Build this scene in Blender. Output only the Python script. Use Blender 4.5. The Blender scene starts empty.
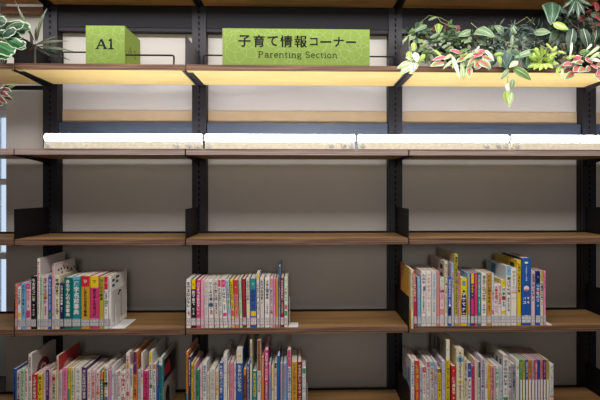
import bpy, math, random
from mathutils import Vector, Matrix
random.seed(11)
COL = bpy.context.scene.collection
# ------------------------------------------------------------------ camera model
F, D, CAMZ, YAW = 450.0, 1.815, 1.50, math.radians(1.5)
CX, CY = 310.7, 191.0
def P(px, py, Y=0.0):
    """point on the vertical plane y=Y that the photograph shows at (px, py)"""
    u, v = (px - CX) / F, (CY - py) / F
    dx = math.sin(YAW) + u * math.cos(YAW); dy = math.cos(YAW) - u * math.sin(YAW)
    k = (Y + D) / dy
    return Vector((dx * k, Y, CAMZ + v * k))
cam_d = bpy.data.cameras.new('camera'); cam = bpy.data.objects.new('camera', cam_d); COL.objects.link(cam)
cam.location = (0, -D, CAMZ); cam.rotation_euler = (math.pi / 2, 0, -YAW)
cam_d.sensor_width = 36; cam_d.lens = 36 * F / 600
cam_d.shift_x = -(CX - 300) / 600; cam_d.shift_y = (CY - 200) / 600
cam_d.clip_start = 0.02
bpy.context.scene.camera = cam
sc = bpy.context.scene
sc.view_settings.view_transform = 'Standard'
sc.view_settings.look = 'None'

# ------------------------------------------------------------------ helpers
def lin(h):
    if isinstance(h, tuple): return h
    c = [int(h[i:i + 2], 16) / 255 for i in (0, 2, 4)]
    return tuple((x / 12.92 if x <= .04045 else ((x + .055) / 1.055) ** 2.4) for x in c) + (1.0,)
class MB:
    def __init__(s): s.v = []; s.f = []; s.c = []; s.sm = []
    def add(s, vs, fs, col, smooth=False):
        n = len(s.v); s.v += [tuple(v) for v in vs]
        for i, f in enumerate(fs):
            s.f.append(tuple(n + k for k in f))
            s.c.append(lin(col[i]) if isinstance(col, list) else lin(col)); s.sm.append(smooth)
    def box(s, x0, x1, y0, y1, z0, z1, col='808080'):
        vs = [(x0,y0,z0),(x1,y0,z0),(x1,y1,z0),(x0,y1,z0),(x0,y0,z1),(x1,y0,z1),(x1,y1,z1),(x0,y1,z1)]
        s.add(vs, [(0,3,2,1),(4,5,6,7),(0,1,5,4),(1,2,6,5),(2,3,7,6),(3,0,4,7)], col)
    def prism(s, pts, z0, z1, col, axis='z'):
        n = len(pts)
        if axis == 'z': vs = [(p[0],p[1],z0) for p in pts] + [(p[0],p[1],z1) for p in pts]
        elif axis == 'x': vs = [(z0,p[0],p[1]) for p in pts] + [(z1,p[0],p[1]) for p in pts]
        else: vs = [(p[0],z0,p[1]) for p in pts] + [(p[0],z1,p[1]) for p in pts]
        fs = [tuple(range(n))[::-1], tuple(range(n, 2*n))] + [(i,(i+1)%n,n+(i+1)%n,n+i) for i in range(n)]
        s.add(vs, fs, col)
    def tube(s, pts, r, col, seg=8, smooth=True):
        pts = [Vector(p) for p in pts]; rings = []
        for i, p in enumerate(pts):
            d = (pts[min(i+1,len(pts)-1)] - pts[max(i-1,0)]).normalized()
            a = d.cross(Vector((0,0,1)) if abs(d.z) < .9 else Vector((1,0,0))).normalized(); b = d.cross(a)
            rr = r[i] if isinstance(r, (list,tuple)) else r
            rings.append([p + a*rr*math.cos(2*math.pi*k/seg) + b*rr*math.sin(2*math.pi*k/seg) for k in range(seg)])
        vs = [v for R in rings for v in R]; fs = []
        for i in range(len(pts)-1):
            for k in range(seg):
                fs.append((i*seg+k, i*seg+(k+1)%seg, (i+1)*seg+(k+1)%seg, (i+1)*seg+k))
        s.add(vs, fs, col, smooth)
        s.add(rings[0], [tuple(range(seg))[::-1]], col); s.add(rings[-1], [tuple(range(seg))], col)
    def build(s, name, mat, parent=None, loc=None, bevel=0, rot=None):
        me = bpy.data.meshes.new(name); me.from_pydata(s.v, [], s.f)
        ca = me.color_attributes.new('Col', 'FLOAT_COLOR', 'CORNER')
        buf = []
        for i, p in enumerate(me.polygons): buf += list(s.c[i]) * p.loop_total
        ca.data.foreach_set('color', buf)
        me.polygons.foreach_set('use_smooth', s.sm)
        me.materials.append(mat); me.validate(); me.update()
        o = bpy.data.objects.new(name, me); COL.objects.link(o)
        if parent: o.parent = parent
        if loc is not None: o.location = loc
        if rot: o.rotation_euler = rot
        if bevel:
            m = o.modifiers.new('bevel', 'BEVEL'); m.width = bevel; m.segments = 2; m.limit_method = 'ANGLE'
        return o
def tag(o, label=None, cat=None, group=None, kind=None):
    if label: o['label'] = label
    if cat: o['category'] = cat
    if group: o['group'] = group
    if kind: o['kind'] = kind
    return o
def thing(name, label, cat, loc=(0,0,0), group=None):
    o = bpy.data.objects.new(name, None); COL.objects.link(o); o.location = loc; o.empty_display_size = .05
    return tag(o, label, cat, group)

# ------------------------------------------------------------------ materials
def newmat(name):
    m = bpy.data.materials.new(name); m.use_nodes = True
    nt = m.node_tree; return m, nt, nt.nodes['Principled BSDF']
def attr_mat(name, rough=.5, spec=.4, noise=0.0, nscale=200, trans=0):
    m, nt, b = newmat(name)
    a = nt.nodes.new('ShaderNodeAttribute'); a.attribute_name = 'Col'
    src = a.outputs['Color']
    if noise:
        tc = nt.nodes.new('ShaderNodeTexCoord'); n = nt.nodes.new('ShaderNodeTexNoise'); n.inputs['Scale'].default_value = nscale
        mr = nt.nodes.new('ShaderNodeMapRange'); mr.inputs['To Min'].default_value = 1-noise; mr.inputs['To Max'].default_value = 1+noise
        mx = nt.nodes.new('ShaderNodeVectorMath'); mx.operation = 'SCALE'
        nt.links.new(tc.outputs['Object'], n.inputs['Vector']); nt.links.new(n.outputs['Fac'], mr.inputs['Value'])
        nt.links.new(src, mx.inputs[0]); nt.links.new(mr.outputs[0], mx.inputs['Scale']); src = mx.outputs[0]
    nt.links.new(src, b.inputs['Base Color'])
    b.inputs['Roughness'].default_value = rough; b.inputs['Specular IOR Level'].default_value = spec
    if trans:
        t = nt.nodes.new('ShaderNodeBsdfTranslucent'); ms = nt.nodes.new('ShaderNodeMixShader'); ms.inputs[0].default_value = trans
        nt.links.new(src, t.inputs[0]); nt.links.new(b.outputs[0], ms.inputs[1]); nt.links.new(t.outputs[0], ms.inputs[2])
        nt.links.new(ms.outputs[0], nt.nodes['Material Output'].inputs[0])
    return m
def plain(name, h, rough=.5, spec=.4, metal=0, noise=.06, nscale=30, bump=0):
    m, nt, b = newmat(name)
    tc = nt.nodes.new('ShaderNodeTexCoord'); n = nt.nodes.new('ShaderNodeTexNoise'); n.inputs['Scale'].default_value = nscale; n.inputs['Detail'].default_value = 4
    cr = nt.nodes.new('ShaderNodeValToRGB'); c = lin(h)
    cr.color_ramp.elements[0].position = .3; cr.color_ramp.elements[1].position = .7
    cr.color_ramp.elements[0].color = tuple(x*(1-noise) for x in c[:3]) + (1,)
    cr.color_ramp.elements[1].color = tuple(min(1, x*(1+noise)) for x in c[:3]) + (1,)
    nt.links.new(tc.outputs['Object'], n.inputs['Vector']); nt.links.new(n.outputs['Fac'], cr.inputs['Fac']); nt.links.new(cr.outputs[0], b.inputs['Base Color'])
    b.inputs['Roughness'].default_value = rough; b.inputs['Specular IOR Level'].default_value = spec; b.inputs['Metallic'].default_value = metal
    if bump:
        bp = nt.nodes.new('ShaderNodeBump'); bp.inputs['Strength'].default_value = bump; bp.inputs['Distance'].default_value = .001
        nt.links.new(n.outputs['Fac'], bp.inputs['Height']); nt.links.new(bp.outputs[0], b.inputs['Normal'])
    return m
def wood(name, c1, c2, sc3=(2, 40, 60), rough=.55):
    m, nt, b = newmat(name)
    tc = nt.nodes.new('ShaderNodeTexCoord'); mp = nt.nodes.new('ShaderNodeMapping'); mp.inputs['Scale'].default_value = sc3
    n = nt.nodes.new('ShaderNodeTexNoise'); n.inputs['Scale'].default_value = 1.0; n.inputs['Detail'].default_value = 6; n.inputs['Distortion'].default_value = .6
    cr = nt.nodes.new('ShaderNodeValToRGB'); cr.color_ramp.elements[0].position = .35; cr.color_ramp.elements[1].position = .65
    cr.color_ramp.elements[0].color = lin(c1); cr.color_ramp.elements[1].color = lin(c2)
    nt.links.new(tc.outputs['Object'], mp.inputs['Vector']); nt.links.new(mp.outputs[0], n.inputs['Vector'])
    nt.links.new(n.outputs['Fac'], cr.inputs['Fac']); nt.links.new(cr.outputs[0], b.inputs['Base Color'])
    b.inputs['Roughness'].default_value = rough; b.inputs['Specular IOR Level'].default_value = .3
    return m
def emit(name, h, s):
    m = bpy.data.materials.new(name); m.use_nodes = True; nt = m.node_tree; nt.nodes.remove(nt.nodes['Principled BSDF'])
    e = nt.nodes.new('ShaderNodeEmission'); e.inputs[0].default_value = lin(h); e.inputs[1].default_value = s
    nt.links.new(e.outputs[0], nt.nodes['Material Output'].inputs[0]); return m
M_print = attr_mat('printed_cover', .38, .45, .05, 120)
M_page = attr_mat('page_paper', .8, .2, .08, 500)
M_leaf = attr_mat('leaf_surface', .45, .4, .12, 90, trans=.22)
M_paint = attr_mat('painted', .6, .12, .03, 60)
M_wood = wood('shelf_laminate', '80603c', '987449')
M_edgel = wood('glow_tinted_plywood_edge', '8a7470', 'b8a49c', (3, 10, 260))  # paler copy of the plywood edge, tube glow put into its colour
M_woodl = wood('glow_tinted_laminate', 'f0cc7c', 'f4d68c')  # brighter, yellower copy of the shelf laminate, tube light put into its colour
M_edge = wood('plywood_edge', '3e2820', '94705a', (3, 10, 260))
M_steel = plain('black_steel', '100e12', .55, .2, .0, .12, 40)
M_beam = plain('glow_tinted_beam_steel', '3a4250', .38, .8, .5, .06, 30)  # bluer and lighter than the black steel, painting in the lamp glow
M_flange = plain('flange_steel', '2b282f', .6, .15)
M_steelg = plain('dark_grey_steel', '37343b', .4, .5, .3, .08, 40)
M_upr = plain('upright_steel', '19171c', .5, .3, .05, .1, 30)
M_slot = plain('slot_shadow', '08080a', .8, .1)
M_panel = plain('back_panel_paint', 'aca7a2', .7, .2, 0, .03, 5, .05)
M_tan = plain('tan_painted_shade', 'a48e70', .7, .2, 0, .05, 8)  # tan stands for the band the tubes leave unlit, painted as colour
M_white = plain('white_enamel', 'e0dedb', .35, .4, 0, .02)
M_tube = emit('lamp_glow', 'e4ecff', 27.0)
M_lampbody = plain('lamp_body', 'd8ccb4', .5, .3, 0, .12, 60)
M_cable = plain('cable', 'a8acb4', .5)
M_wall = plain('wall_paint', 'cfccc8', .8, .2, 0, .03, 3)
M_floor = plain('carpet', '6a6560', .9, .1, 0, .15, 80)
M_ceil = plain('ceiling_paint', 'd8d6d2', .9, .1)
M_sky = emit('daylight', 'dcecff', 1.0)
M_glass, nt, b = newmat('window_glass'); b.inputs['Transmission Weight'].default_value = 1; b.inputs['Roughness'].default_value = .02; b.inputs['Base Color'].default_value = (.9,.95,1,1)

# ------------------------------------------------------------------ lettering
_g = {}
def glyph(ch, off=0.0):
    k = (ch, off)
    if k not in _g:
        cu = bpy.data.curves.new('t', 'FONT'); cu.body = ch; cu.size = 1; cu.resolution_u = 2; cu.offset = off
        o = bpy.data.objects.new('t', cu); COL.objects.link(o)
        bpy.context.view_layer.update()
        me = bpy.data.meshes.new_from_object(o.evaluated_get(bpy.context.evaluated_depsgraph_get()))
        vs = [(v.co.x, v.co.y) for v in me.vertices]; fs = [tuple(p.vertices) for p in me.polygons]
        bpy.data.objects.remove(o); bpy.data.curves.remove(cu); bpy.data.meshes.remove(me)
        if vs:
            x0 = min(v[0] for v in vs); x1 = max(v[0] for v in vs); y0 = min(v[1] for v in vs); y1 = max(v[1] for v in vs)
        else: x0 = y0 = 0; x1 = y1 = 1
        _g[k] = (vs, fs, x0, x1, y0, y1)
    return _g[k]
def put_glyph(mb, ch, cx, cz, size, y, col, off=.012, fit=True, axis='front', sx=1.0):
    """glyph centred at (cx, cz) facing -y (front), or on a side face (axis gives x sign)"""
    vs, fs, x0, x1, y0, y1 = glyph(ch, off)
    s = size / max(x1-x0, y1-y0, .5) if fit else size
    mx, my = (x0+x1)/2, (y0+y1)/2
    if axis == 'front': pts = [(cx+(a-mx)*s*sx, y, cz+(b_-my)*s) for a, b_ in vs]
    elif axis == 'right': pts = [(y, cx+(a-mx)*s*sx, cz+(b_-my)*s) for a, b_ in vs]
    else: pts = [(y, cx-(a-mx)*s*sx, cz+(b_-my)*s) for a, b_ in vs]
    # make the faces look outward
    mb.add(pts, fs, col)
def ribbon(mb, pts, w, y, col, face='front'):
    pts = [p for k, p in enumerate(pts) if k == 0 or math.hypot(p[0]-pts[k-1][0], p[1]-pts[k-1][1]) > 1e-6]
    n = len(pts)
    if n < 2: return
    out = []
    for k, p in enumerate(pts):
        nn = []
        for a, b_ in ((k-1, k), (k, k+1)):
            if a < 0 or b_ >= n: continue
            dx, dz = pts[b_][0]-pts[a][0], pts[b_][1]-pts[a][1]; L = math.hypot(dx, dz); nn.append((-dz/L, dx/L))
        nx, nz = sum(q[0] for q in nn)/len(nn), sum(q[1] for q in nn)/len(nn); l2 = max(.35, nx*nx+nz*nz)
        out += [(p[0]-nx/l2*w/2, p[1]-nz/l2*w/2), (p[0]+nx/l2*w/2, p[1]+nz/l2*w/2)]
    mb.add([(q[0], y, q[1]) if face == 'front' else (y, q[0], q[1]) for q in out], [(2*k, 2*k+2, 2*k+3, 2*k+1) for k in range(n-1)], col)
def arc(cx, cz, rx, rz, a0, a1, n=14):
    return [(cx+rx*math.cos(math.radians(a0+(a1-a0)*i/n)), cz+rz*math.sin(math.radians(a0+(a1-a0)*i/n))) for i in range(n+1)]
# slab serif letters drawn as strokes: (advance, [(points, weight)])
SERIF = {
 'P': (.72, [([(.16,0),(.16,.72)],1.3), ([(.04,0),(.3,0)],.7), ([(.04,.72),(.16,.72)],.7), ([(.16,.72)]+arc(.36,.54,.2,.18,90,-90)+[(.16,.36)],1)]),
 'a': (.58, [(arc(.25,.36,.17,.13,160,0)+[(.42,.36),(.42,.05),(.52,.01)],1.1), ([(.42,.27)]+arc(.25,.14,.17,.13,80,360,16)+[(.42,.16)],1)]),
 'r': (.46, [([(.14,0),(.14,.48)],1.2), ([(.03,0),(.27,0)],.7), ([(.04,.48),(.14,.48)],.7), (arc(.3,.3,.16,.18,180,55),1)]),
 'e': (.56, [([(.1,.26),(.47,.26)]+arc(.28,.25,.19,.24,0,320,22),1)]),
 'n': (.64, [([(.14,0),(.14,.48)],1.2), ([(.03,0),(.24,0)],.7), ([(.04,.48),(.14,.48)],.7), (arc(.31,.3,.17,.18,180,0)+[(.48,0)],1.1), ([(.38,0),(.59,0)],.7)]),
 't': (.42, [([(.18,.64),(.18,.12)]+arc(.29,.12,.11,.12,180,300,8),1.1), ([(.05,.48),(.36,.48)],.8)]),
 'i': (.32, [([(.16,0),(.16,.48)],1.2), ([(.04,0),(.28,0)],.7), ([(.05,.48),(.16,.48)],.7), ([(.16,.64),(.16,.68)],1.5)]),
 'g': (.58, [(arc(.26,.33,.16,.15,0,360,18),1), ([(.36,.45),(.52,.49)],.8), ([(.14,.22),(.13,.1),(.4,.04)]+arc(.28,-.08,.19,.12,60,-240,18),.9)]),
 'S': (.62, [(arc(.3,.54,.2,.17,25,270,14)+arc(.3,.19,.21,.18,90,-155,14),1.1)]),
 'c': (.52, [(arc(.28,.25,.19,.24,45,315,18),1.05)]),
 'o': (.58, [(arc(.28,.25,.2,.24,0,360,22),1.05)]),
 ' ': (.34, []),
 'A': (.8, [([(.12,0),(.4,.74)],.8), ([(.4,.74),(.68,0)],1.4), ([(.22,.26),(.58,.26)],.7), ([(.01,0),(.24,0)],.7), ([(.55,0),(.8,0)],.7)]),
 '1': (.5, [([(.26,0),(.26,.72),(.1,.62)],1.3), ([(.08,0),(.44,0)],.8)]),
}
def serif_text(mb, txt, x0, x1, z, size, w, y, col, face='front'):
    adv = sum(SERIF[c][0] for c in txt); k = (x1-x0)/adv; x = x0
    for c in txt:
        a, strokes = SERIF[c]
        for q, (pts, wt) in enumerate(strokes):
            ribbon(mb, [(x+p[0]*k, z+p[1]*size) for p in pts], w*wt, y+(-.00002 if face == 'front' else .00002)*q, col, face)
        x += a*k

# ------------------------------------------------------------------ room
def slab(name, x0,x1,y0,y1,z0,z1, mat):
    m = MB(); m.box(x0,x1,y0,y1,z0,z1); o = m.build(name, mat); o['kind'] = 'structure'; return o
slab('floor', -4, 4, -4.2, 2.0, -.05, 0, M_floor)
slab('ceiling', -4, 4, -4.2, 2.0, 2.95, 3.0, M_ceil)
slab('wall_right', 4, 4.1, -4.2, 2.0, 0, 2.95, M_wall)
slab('wall_left', -4.1, -4, -4.2, 2.0, 0, 2.95, M_wall)
WY = 1.9
wx0, wx1, wz0, wz1 = -3.6, -1.9, .35, 2.15
m = MB()
for b_ in ((-4,wx0,0,2.95),(wx1,4,0,2.95),(wx0,wx1,0,wz0),(wx0,wx1,wz1,2.95)): m.box(b_[0],b_[1],WY,WY+.1,b_[2],b_[3])
m.build('wall_back', M_wall)['kind'] = 'structure'
m = MB()
for x in (wx0, wx0+.55, wx1-.6, wx1-.05): m.box(x, x+.05, WY-.02, WY+.06, wz0, wz1)
for z in (wz0, .95, 1.55, wz1-.05): m.box(wx0, wx1, WY-.02, WY+.06, z, z+.05)
wf = m.build('window_1', M_white); wf['kind'] = 'structure'
m = MB(); m.box(wx0, wx1, WY+.02, WY+.026, wz0, wz1); m.build('pane', M_glass, wf)
m = MB(); m.box(wx0-.3, wx1+.3, WY+.5, WY+.52, -.2, 3.2); o = m.build('daylight_sheet', M_sky); o['kind'] = 'structure'; o['label'] = 'pale daylight beyond the window'  # glowing sheet standing in for daylight outside the window

# ------------------------------------------------------------------ shelving
JX = [-1.93, P(13.9,191).x, P(185.3,191).x, P(408.8,191).x, P(624,191).x, P(624,191).x + .88]
SD = .247
LV = {k: CAMZ + (CY - y) / 248.0 for k, y in dict(S1=65.3, S2=149.2, S3=238.6, S4=327.6).items()}
LV['S5'] = .588; LV['S0'] = LV['S1'] + .36; LV['S6'] = .23
TH = .024
UX = [P(50,191,.25).x, P(199,191,.25).x, P(395.5,191,.25).x, P(589.5,191,.25).x]
UX = [UX[0]-.88] + UX + [UX[3]+.88]
PY = .30
left_edge = P(6, 191, PY).x
fr = thing('bookcase_frame', 'black slotted steel bookcase frame with pale back panels behind the wooden shelves', 'bookcase frame')
for i, x in enumerate(UX):
    if i == 0: continue
    m = MB()
    w = .032
    m.box(x-w, x+w, .25, .254, 0, 2.8); m.box(x-w, x-w+.004, .254, PY-.001, 0, 2.8); m.box(x+w-.004, x+w, .254, PY-.001, 0, 2.8)
    u = m.build('upright', M_upr, fr, bevel=.0008)
    m = MB(); z = .1
    while z < 2.75:
        m.box(x-.0035, x+.0035, .2492, .2499, z, z+.014)
        z += .026
    m.build('slot_row', M_slot, u)
# cross beams between the uprights
for i in range(1, 5):
    a = UX[i]+.033; b_ = UX[i+1]-.033
    if i == 5: continue
    m = MB(); m.box(a-.002, b_+.002, .256, .28, LV['S0']-.122, LV['S0']+.03); m.build('crossbeam', M_steel, fr, bevel=.001)
    m = MB(); m.box(a, b_, .258, .29, LV['S0']-.138, LV['S0']-.123)
    for t in (.09, .9):
        xx = a + (b_-a)*t; m.add([(xx-.003,.2578,LV['S0']-.133),(xx+.003,.2578,LV['S0']-.133),(xx+.003,.2578,LV['S0']-.127),(xx-.003,.2578,LV['S0']-.127)], [(0,1,2,3)], '101010')
    m.build('lower_flange', M_flange, fr)
    m = MB(); m.box(a, b_, .262, .28, LV['S2']+.02, LV['S2']+.146); m.build('crossbeam', M_beam, fr, bevel=.001)
m = MB(); m.box(left_edge, UX[1]-.033, .262, .28, LV['S1']-.044, LV['S1']-.028); m.build('crossbeam', M_steel, fr)
m = MB(); m.box(left_edge, UX[1]-.033, .262, .28, LV['S0']-.062, LV['S0']-.03); m.build('wooden_rail', M_edge, fr)
# panels
for i in range(0, 5):
    a = UX[i]; b_ = UX[i+1]
    if i == 0: a = left_edge
    m = MB(); m.box(a+.0005, b_-.0005, PY, PY+.012, 0, 2.8)
    m.build('back_panel', M_panel, fr)
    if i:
        m = MB(); m.box(UX[i]+.033, UX[i+1]-.033, PY-.006, PY-.0005, LV['S2']+.03, LV['S2']+.206); m.build('painted_shade_band', M_tan, fr)  # strip paints in the beam's shade on the panel above the lamps

names = {'S0':'topmost','S1':'sign','S2':'lamp','S3':'empty','S4':'upper book','S5':'lower book','S6':'lowest'}
bays = ['bay beyond the left upright','left bay','middle bay','right bay','far right bay']
bay_id = {0:'far left edge',1:'left bay',2:'middle bay',3:'right bay',4:'far right edge'}
lab = {
 'S0':'dark wooden shelf at the very top above the green signs, ',
 'S1':'wooden shelf with glowing yellow underside below signs and plants, ',
 'S2':'wooden shelf edge carrying the white lamp tubes, ',
 'S3':'empty brown wooden shelf at eye level under the lamps, ',
 'S4':'brown wooden shelf under the upper row of books, ',
 'S5':'brown wooden shelf under the lower row of books, ',
 'S6':'wooden shelf near the floor below the books, '}
for s, z in LV.items():
    for i in range(5):
        x0, x1 = JX[i]+.0025, JX[i+1]-.0025
        t = thing('wooden_shelf', lab[s] + bay_id[i], 'shelf', (x0, 0, z-TH), 'wooden bookcase shelves')
        L = x1-x0
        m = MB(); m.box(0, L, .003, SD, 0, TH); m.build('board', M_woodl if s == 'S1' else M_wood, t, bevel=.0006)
        m = MB(); m.box(0, L, 0, .0028, 0, TH); m.build('edge_band', M_edgel if s == 'S2' else M_edge, t, bevel=.0008)
        if s in ('S3','S4','S5','S6'):
            m = MB(); m.box(.002, L-.002, SD-.004, SD, TH, TH+.009); m.build('back_lip', M_steel, t)
        m = MB()
        if s in ('S1','S3','S4','S5'):
            m.prism([(.002,0),(.002,TH+.118),(.004,TH+.12),(SD,TH+.12),(SD,0)], -.0034, -.0018, '202020', 'x')
        m.prism([(.004,-.004),(.004,-.0005),(SD,-.0005),(SD,-.03),(.2,-.018)], -.0034, -.0018, '202020', 'x')
        m.box(-.0034, .022, .03, SD, -.003, -.0004)
        m.box(-.016, -.0034, .004, SD, -.003, -.0004)
        if i: m.build('side_bracket', M_steelg if s == 'S1' and i > 1 else M_steel, t)
m = MB(); m.box(JX[1], JX[5], .03, .247, 0, .1); m.build('plinth', M_steel, fr)

# ------------------------------------------------------------------ lamps
edges = [(47.5,203.8),(205.6,354.8),(356.6,506.8),(508.6,659)]
pos = ['leftmost','second from left','third from left','rightmost']
for (a, b_), wd in zip(edges, pos):
    xa, xb = P(a,140,.03).x, P(b_,140,.03).x; z0 = LV['S2']
    t = thing('tube_lamp', 'glowing white tube lamp on the shelf edge, ' + wd, 'lamp', (xa, .011, z0), 'white tube lamps along the shelf edge')
    L = xb-xa
    m = MB(); m.prism([(-.015,0),(.022,0),(.018,.030),(-.012,.030)], .004, L-.004, 'd8ccb4', 'x'); m.build('lamp_body', M_lampbody, t)
    m = MB()
    n = 12; R = .0155; cz = .0455
    prof = [(.002+R*math.cos(2*math.pi*k/n), cz+R*math.sin(2*math.pi*k/n)) for k in range(n)]
    m.prism(prof, .006, L-.006, 'ffffff', 'x')
    m.build('tube', M_tube, t)
    m = MB(); prof = [(.002+R*.8*math.cos(2*math.pi*k/n), cz+R*.8*math.sin(2*math.pi*k/n)) for k in range(n)]
    m.prism(prof, .0, .0058, 'ffffff', 'x'); m.build('end_cap', M_white, t)
    m = MB(); m.prism(prof, L-.0058, L, 'ffffff', 'x'); m.build('end_cap', M_white, t)
    m = MB(); m.add([(.37*0+L*.42, -.0165, .0335),(L*.42+.004,-.0165,.0335),(L*.42+.004,-.0165,.037),(L*.42,-.0165,.037)], [(0,1,2,3)], '404040')
    # loose cable squiggles lying in front of the housing
    for sx in (L-.1, L-.05, L-.02, .02):
        c = MB()
        if 0 < sx < L:
            pts = [(sx+.012*math.sin(q*1.3), -.017, .003+.010*(1+math.cos(q*1.9))) for q in range(6)]
            c.tube(pts, .0011, 'a0a4ac', 6); c.build('cable', M_cable, t)

# ------------------------------------------------------------------ wire guards
def guard(x0, x1, y, z0, h, label):
    r = .0036
    m = MB(); bend = .006
    pts = [(0,0,0),(0,0,h-bend),(bend*.3,0,h-bend*.3),(bend,0,h),(x1-x0-bend,0,h),(x1-x0-bend*.3,0,h-bend*.3),(x1-x0,0,h-bend),(x1-x0,0,0)]
    m.tube(pts, r, '101010', 8)
    return tag(m.build('wire_guard', M_steel, None, (x0, y, z0)), label, 'shelf guard', 'black wire guards on the sign shelf')
z1 = LV['S1']+.0005
guard(P(63,54,.19).x, P(136,54,.19).x, .19, z1, .103, 'black wire guard on the top shelf left of the small green sign box')
guard(P(125.6,54,.02).x, P(174.5,54,.02).x,   .012, z1, .039, 'black wire guard on the top shelf right of the small green sign box')
guard(P(204,56,.21).x, P(394,56,.21).x, .21, z1, .1, 'long black wire guard standing behind the big green sign')

# ------------------------------------------------------------------ signs
def sign_rings(mb, w, h, seeds, y, col, x_off=0, face='front'):
    for cx, cz, r in seeds:
        for ang in range(0, 360, 72):
            ox, oz = cx + r*.5*math.cos(math.radians(ang)), cz + r*.5*math.sin(math.radians(ang))
            pts = arc(ox, oz, r*.62, r*.62, 0, 360, 28)
            run = []; y -= .000006
            for p in pts + [None]:
                if p and .001 < p[0] < w-.001 and .001 < p[1] < h-.001: run.append((p[0]+x_off, p[1]))
                else:
                    if len(run) > 1: ribbon(mb, run, .0019, y, col, face)
                    run = []
GR, GR2 = '768b40', '8b9f5a'
def top_front(px0, px1, pyt, Y): return P(px0, pyt, Y), P(px1, pyt, Y)
# A1 box
a, b_ = top_front(85.3, 124.6, 25.3, .0)
xa, xb = a.x, b_.x; h = a.z - z1
t = thing('sign_box', 'small green box sign reading A1, standing on the shelf beside a wire guard', 'sign', (xa, .002, z1))
m = MB(); w = xb-xa
m.box(0, w, .002, .175, 0, h, GR); m.build('box', M_paint, t, bevel=.0008)
m = MB(); m.box(.0008, w-.0008, 0, .0016, .0008, h, GR); sign_rings(m, w, h, [(w*.55,h*.45,.05),(w*.1,h*1.0,.06),(w*.2,-.01,.045),(w*1.02,h*.9,.05)], -.0003, GR2)
serif_text(m, 'A1', w*.25, w*.74, h*.40, h*.33, .0062, -.0006, '14161a')
m.build('front_face', M_paint, t)
m = MB(); m.add([(w+.0006,.003,.001),(w+.0006,.174,.001),(w+.0006,.174,h-.001),(w+.0006,.003,h-.001)], [(0,1,2,3)], '74873c')
for c_, a0, a1 in (('A', .03, .085), ('1', .09, .13)):
    serif_text(m, c_, a0, a1, h*.36, h*.27, .0034, w+.0009, '2c3420', 'side')
m.build('side_face', M_paint, t)
# big sign
a, b_ = top_front(222.2, 369.8, 28.0, .0); xa, xb = a.x, b_.x; h = a.z - z1; w = xb-xa
t = thing('section_sign', 'long green sign with Japanese lettering over the words Parenting Section', 'sign', (xa, .002, z1))
m = MB(); m.box(0, w, .002, .1, 0, h, GR); m.build('box', M_paint, t, bevel=.0008)
m = MB(); m.box(.0008, w-.0008, 0, .0016, .0008, h, GR)
sign_rings(m, w, h, [(w*.14,h*.5,.07),(w*.0,h*1.0,.05),(w*.33,h*.95,.06),(w*.45,h*.1,.06),(w*.62,h*.85,.07),(w*.78,h*.2,.06),(w*.92,h*.55,.07)], -.0003, GR2)
m.build('front_face', M_paint, t)
m = MB()
def sx(px): return (px-222.2)/147.6*w
zc = h*.655; gs = (12.6/248)
for ch, px in zip('子育て情報', (244.3, 258.8, 272.3, 286.0, 300.4)):
    put_glyph(m, ch, sx(px), zc, gs*(.84 if ch == 'て' else .97), -.0008, '14160f', off=.02 if ch != '報' else 0)
    if ch == '報':
        for dd in (-.0011, .0011): put_glyph(m, ch, sx(px)+dd, zc, gs*.97, -.0009, '14160f', off=0)
for ch, px, s_ in zip('コーナー', (313.5, 325.5, 338.5, 351), (.62, .86, .8, .8)):
    put_glyph(m, ch, sx(px), zc-.001, gs*s_, -.0008, '14160f', off=.02 if ch != '報' else 0)
    if ch == '報':
        for dd in (-.0011, .0011): put_glyph(m, ch, sx(px)+dd, zc, gs*.97, -.0009, '14160f', off=0)
serif_text(m, 'Parenting Section', sx(257.5), sx(337.5), h*.21, .0335*.98, .0031, -.0008, '2c3020')
m.build('lettering', M_paint, t)

# ------------------------------------------------------------------ books
C = {'W':('white','e9e4e0'),'w':('off-white','d6cec8'),'c':('cream','e2d8b8'),'k':('black','1b191d'),'n':('navy','1c2858'),'b':('blue','2458a8'),
 'l':('light blue','78b0d6'),'t':('teal','168a8e'),'T':('dark teal','0f6a66'),'g':('green','3f9460'),'d':('dark green','1c4636'),'y':('yellow','e8c820'),'Y':('ochre','cc9a30'),
 'o':('orange','e48a3a'),'r':('red','cc2438'),'R':('dark red','8a1c30'),'p':('pink','e694b4'),'P':('pale pink','e6c4cc'),'m':('magenta','d43a78'),
 'v':('lilac','cdc4d6'),'u':('purple','5a2a6a'),'a':('grey','aaa6a8'),'s':('salmon','d88a84'),'e':('olive yellow','b8a63c'),'q':('beige','c4b28c'),
 'B':('brown','8a5630'),'x':('pale blue','c2d4e0'),'h':('pale green','c4d8b8')}
KANJI = '子育児母親赤絵本教心体食言葉遊家族学校生活幼男女手'; KANA = 'あいうおかきくけこさしすせそたちつてとなにのはひまみもやよらりるれわをんキレコママパパ'
ordn = ['first','second','third','fourth','fifth','sixth','seventh','eighth','ninth','tenth','eleventh','twelfth','thirteenth','fourteenth','fifteenth','sixteenth','seventeenth','eighteenth','nineteenth','twentieth']
def ordinal(i):
    i += 1
    if i <= 20: return ordn[i-1]
    tens = {2:'twenty',3:'thirty'}[i//10]; r = i % 10
    return tens[:-1]+'ieth' if r == 0 else tens+'-'+ordn[r-1]
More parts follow.
